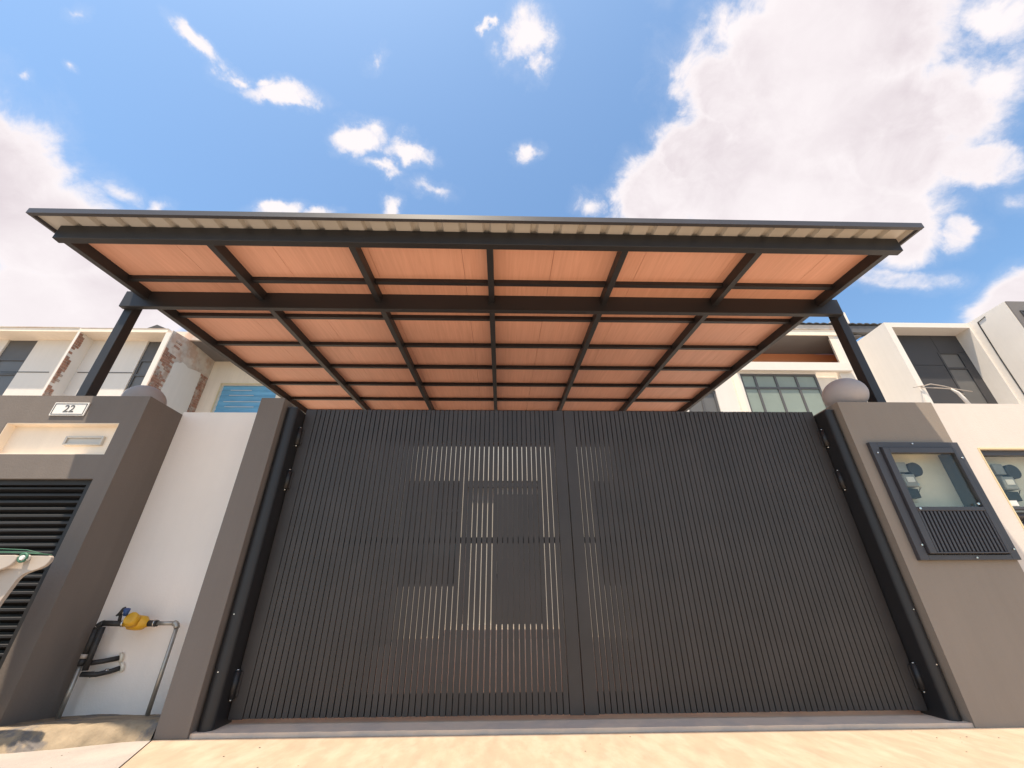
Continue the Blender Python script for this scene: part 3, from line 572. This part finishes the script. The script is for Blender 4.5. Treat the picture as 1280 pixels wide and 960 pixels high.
obj('wall', boxes((12.845, 18, 4.60, 10, 0, 7.37)), M['house_white_dimmed'], nx_)
obj('cladding', boxes((12.86, 18, 4.575, 4.599, 4.0, 7.365)), M['grey_soffit'], nx_)
fr_ = obj('window', boxes((13.03, 13.06, 4.55, 4.574, 5.0, 7.06), (13.06, 14.8, 4.55, 4.574, 7.03, 7.06)), M['clad'], nx_)
for k in range(12): obj('louver', boxes((13.06, 14.8, 4.555, 4.573, 6.95 - .13 * k, 7.01 - .13 * k)), M['clad'], fr_)
bm = bmesh.new(); tube(bm, [(12.835, 5.10, 7.28), (12.835, 5.303, 7.238), (12.832, 5.33, 6.2), (12.835, 5.341, 5.0), (12.835, 5.3, 4.0)], .012, 8); tag(obj('cable', bm, M['black_pipe']), 'thin black cable running down the tall white side wall at right', 'cable')

lw = thing('cable_bracket', 'white bracket with trailing service wires on the box framed house front', 'bracket', (10.5, 5.3, 4.8))
for pts in ([(10.50, 5.49, 5.36), (10.62, 5.35, 5.36), (10.85, 5.3, 5.28), (11.1, 5.3, 5.2), (11.5, 5.3, 5.13)], [(10.50, 5.49, 5.34), (10.75, 5.3, 5.22), (11.0, 5.3, 5.20), (11.25, 5.3, 5.05)], [(10.3, 5.49, 5.34), (10.5, 5.45, 5.36)]):
    bm = bmesh.new(); tube(bm, pts, .012, 8); obj('wire', bm, M['plastic'], lw)
bm = bmesh.new(); tube(bm, [(11.0, 5.3, 5.2), (11.12, 5.3, 5.1), (11.18, 5.3, 4.95), (11.25, 5.3, 4.7)], [.02, .035, .04, .04], 12); obj('arm', bm, M['house_white_dimmed'], lw)

# ------------------------------------------------------------------ left neighbours
lh = thing('terraced_house', 'cream terraced house with tall dark window strips and a boxed parapet, at left', 'house', (-11, 5.9, 0))
Wl = 5.9
obj('wall', boxes((-20, -12.945, Wl, 6.1, 0, 6.795), (-12.945, -12.195, Wl, 6.1, 0, 4.4), (-12.195, -9.365, Wl, 6.1, 0, 6.795), (-9.365, -8.62, Wl, 6.1, 0, 4.4)), M['house_white_dimmed'], lh)
obj('parapet', boxes((-20, -8.60, 5.5, 6.6, 6.797, 6.905)), M['cream'], lh)
obj('coping', boxes((-20, -10.83, 5.48, 5.62, 6.906, 6.925), (-10.80, -8.60, 5.49, 5.60, 6.906, 6.915)), M['render'], lh)
obj('ledge_line', boxes((-12.6, -11.42, Wl - .012, Wl - .001, 5.815, 5.832), (-10.72, -9.37, Wl - .012, Wl - .001, 5.815, 5.832)), M['clad'], lh)
obj('fin_wall', boxes((-10.825, -10.765, 5.501, Wl - .001, 0, 6.796)), M['house_white_dimmed'], lh)
obj('fin_wall', boxes((-8.62, -8.49, 5.501, 7.4, 0, 6.796)), M['house_white_dimmed'], lh)
for a, b in ((-12.943, -12.197), (-9.363, -8.622)):
    obj('upper_panel', boxes((a, b, Wl + .04, Wl + .1, 6.24, 6.794)), M['frame'], lh)
    window(lh, a, b, Wl + .03, 4.4, 6.235, [], [5.78], M['pane_dark'], fr=.055)
# exposed brick edge on the first fin
bm = bmesh.new()
def brick_patch(bm, xface, y0, y1, z0, z1, keep, bh=.068, bl=.2):
    z = z0; row = 0
    while z < z1:
        y = y0 + (row % 2) * bl * -.5
        while y < y1:
            a, b = max(y, y0), min(y + bl - .012, y1)
            if b - a > .03 and keep((a + b) / 2, z): d_ = random.uniform(.006, .02); box(bm, xface, xface + d_, a, b, z, z + bh - .012)
            y += bl
        z += bh; row += 1
brick_patch(bm, -10.764, 5.505, 5.66, 4.6, 6.79, lambda y, z: y < 5.60 + .05 * math.sin(z * 9) or random.random() < .2)
o = obj('brickwork', bm, M['brick'], lh); o['kind'] = 'stuff'
# rough side wall
sw = thing('party_wall', 'rough side wall with broken brick, bare render and a white plaster patch', 'wall', (-8.47, 6.3, 0))
bm = bmesh.new(); prism(bm, [(5.502, 0), (7.40, 0), (7.40, 6.95), (6.06, 6.95), (5.502, 6.86)], 'x', -8.488, -8.462); obj('render', bm, M['render'], sw)
bm = bmesh.new(); patch = [(5.86, 5.0), (5.90, 5.9), (5.89, 6.12), (5.98, 6.2), (6.05, 6.21), (6.12, 6.28), (6.25, 6.27), (6.34, 6.24), (6.45, 6.27), (6.60, 6.31), (6.82, 6.35), (6.84, 6.25), (6.84, 5.9), (6.86, 5.6), (6.88, 4.5), (5.86, 4.5)]
prism(bm, patch, 'x', -8.461, -8.435); obj('plaster_patch', bm, M['house_white_dimmed'], sw)
def keep_(y, z):
    if y < 5.88: return (z < 5.62 and y < 5.9) or (5.95 < z < 6.25) or random.random() < .22
    return 6.88 < y < 7.14 and z < 6.30
bm = bmesh.new(); brick_patch(bm, -8.461, 5.505, 7.14, 4.6, 6.75, keep_)
o = obj('brickwork', bm, M['brick'], sw); o['kind'] = 'stuff'
lr = thing('terraced_house', 'unfinished house section with blue sheet over its window opening, left of the canopy', 'house', (-7, 7.07, 0))
Yb = 7.17
obj('wall', boxes((-8.46, -8.00, Yb, Yb + .2, 0, 6.95), (-8.00, -6.4, Yb, Yb + .2, 6.18, 6.95), (-8.00, -6.4, Yb, Yb + .2, 0, 4.6), (-6.4, -3.04, Yb, Yb + .2, 0, 6.95)), M['cream'], lr)
obj('jamb', boxes((-8.03, -8.001, Yb - .03, Yb - .002, 4.6, 6.21), (-8.03, -6.4, Yb - .03, Yb - .002, 6.185, 6.21)), M['yellow_edge'], lr)
bm = bmesh.new(); prof = []
for k in range(61): prof.append((Yb + .08 + .008 * math.sin(k * 1.05), 4.6 + 1.58 * k / 60))
for k in range(60): 
    A = [bm.verts.new(v) for v in ((-8.0, *prof[k]), (-6.4, *prof[k]), (-6.4, *prof[k + 1]), (-8.0, *prof[k + 1]))]; bm.faces.new(A)
bmesh.ops.remove_doubles(bm, verts=bm.verts, dist=.0005); obj('blue_sheet', bm, M['blue'], lr)
obj('sheet_batten', boxes(*[(-7.9 + random.uniform(0, .5), -7.0 + random.uniform(-.2, .4), Yb + .055, Yb + .066, z_, z_ + .012) for z_ in (6.02, 5.86, 5.66, 5.5, 5.32)]), M['paper'], lr)
obj('soffit', boxes((-8.48, -3.04, 6.12, Yb - .001, 6.942, 7.0), ), M['grey_soffit'], lr)
obj('head_wall', boxes((-8.46, -3.04, Yb, Yb + .2, 6.951, 7.0)), M['cream'], lr)
obj('parapet', boxes((-8.95, -3.04, 6.06, 6.119, 6.94, 7.22)), M['render'], lr)
bm = bmesh.new(); prism(bm, [(-12.40, 6.9), (-11.72, 6.9), (-11.72, 9.12), (-12.12, 9.29), (-12.40, 9.14)], 'y', 8.6, 9.6)
tag(obj('roof_turret', bm, M['tile']), 'small dark gable poking above the cream parapet between the column and the canopy', 'roof')
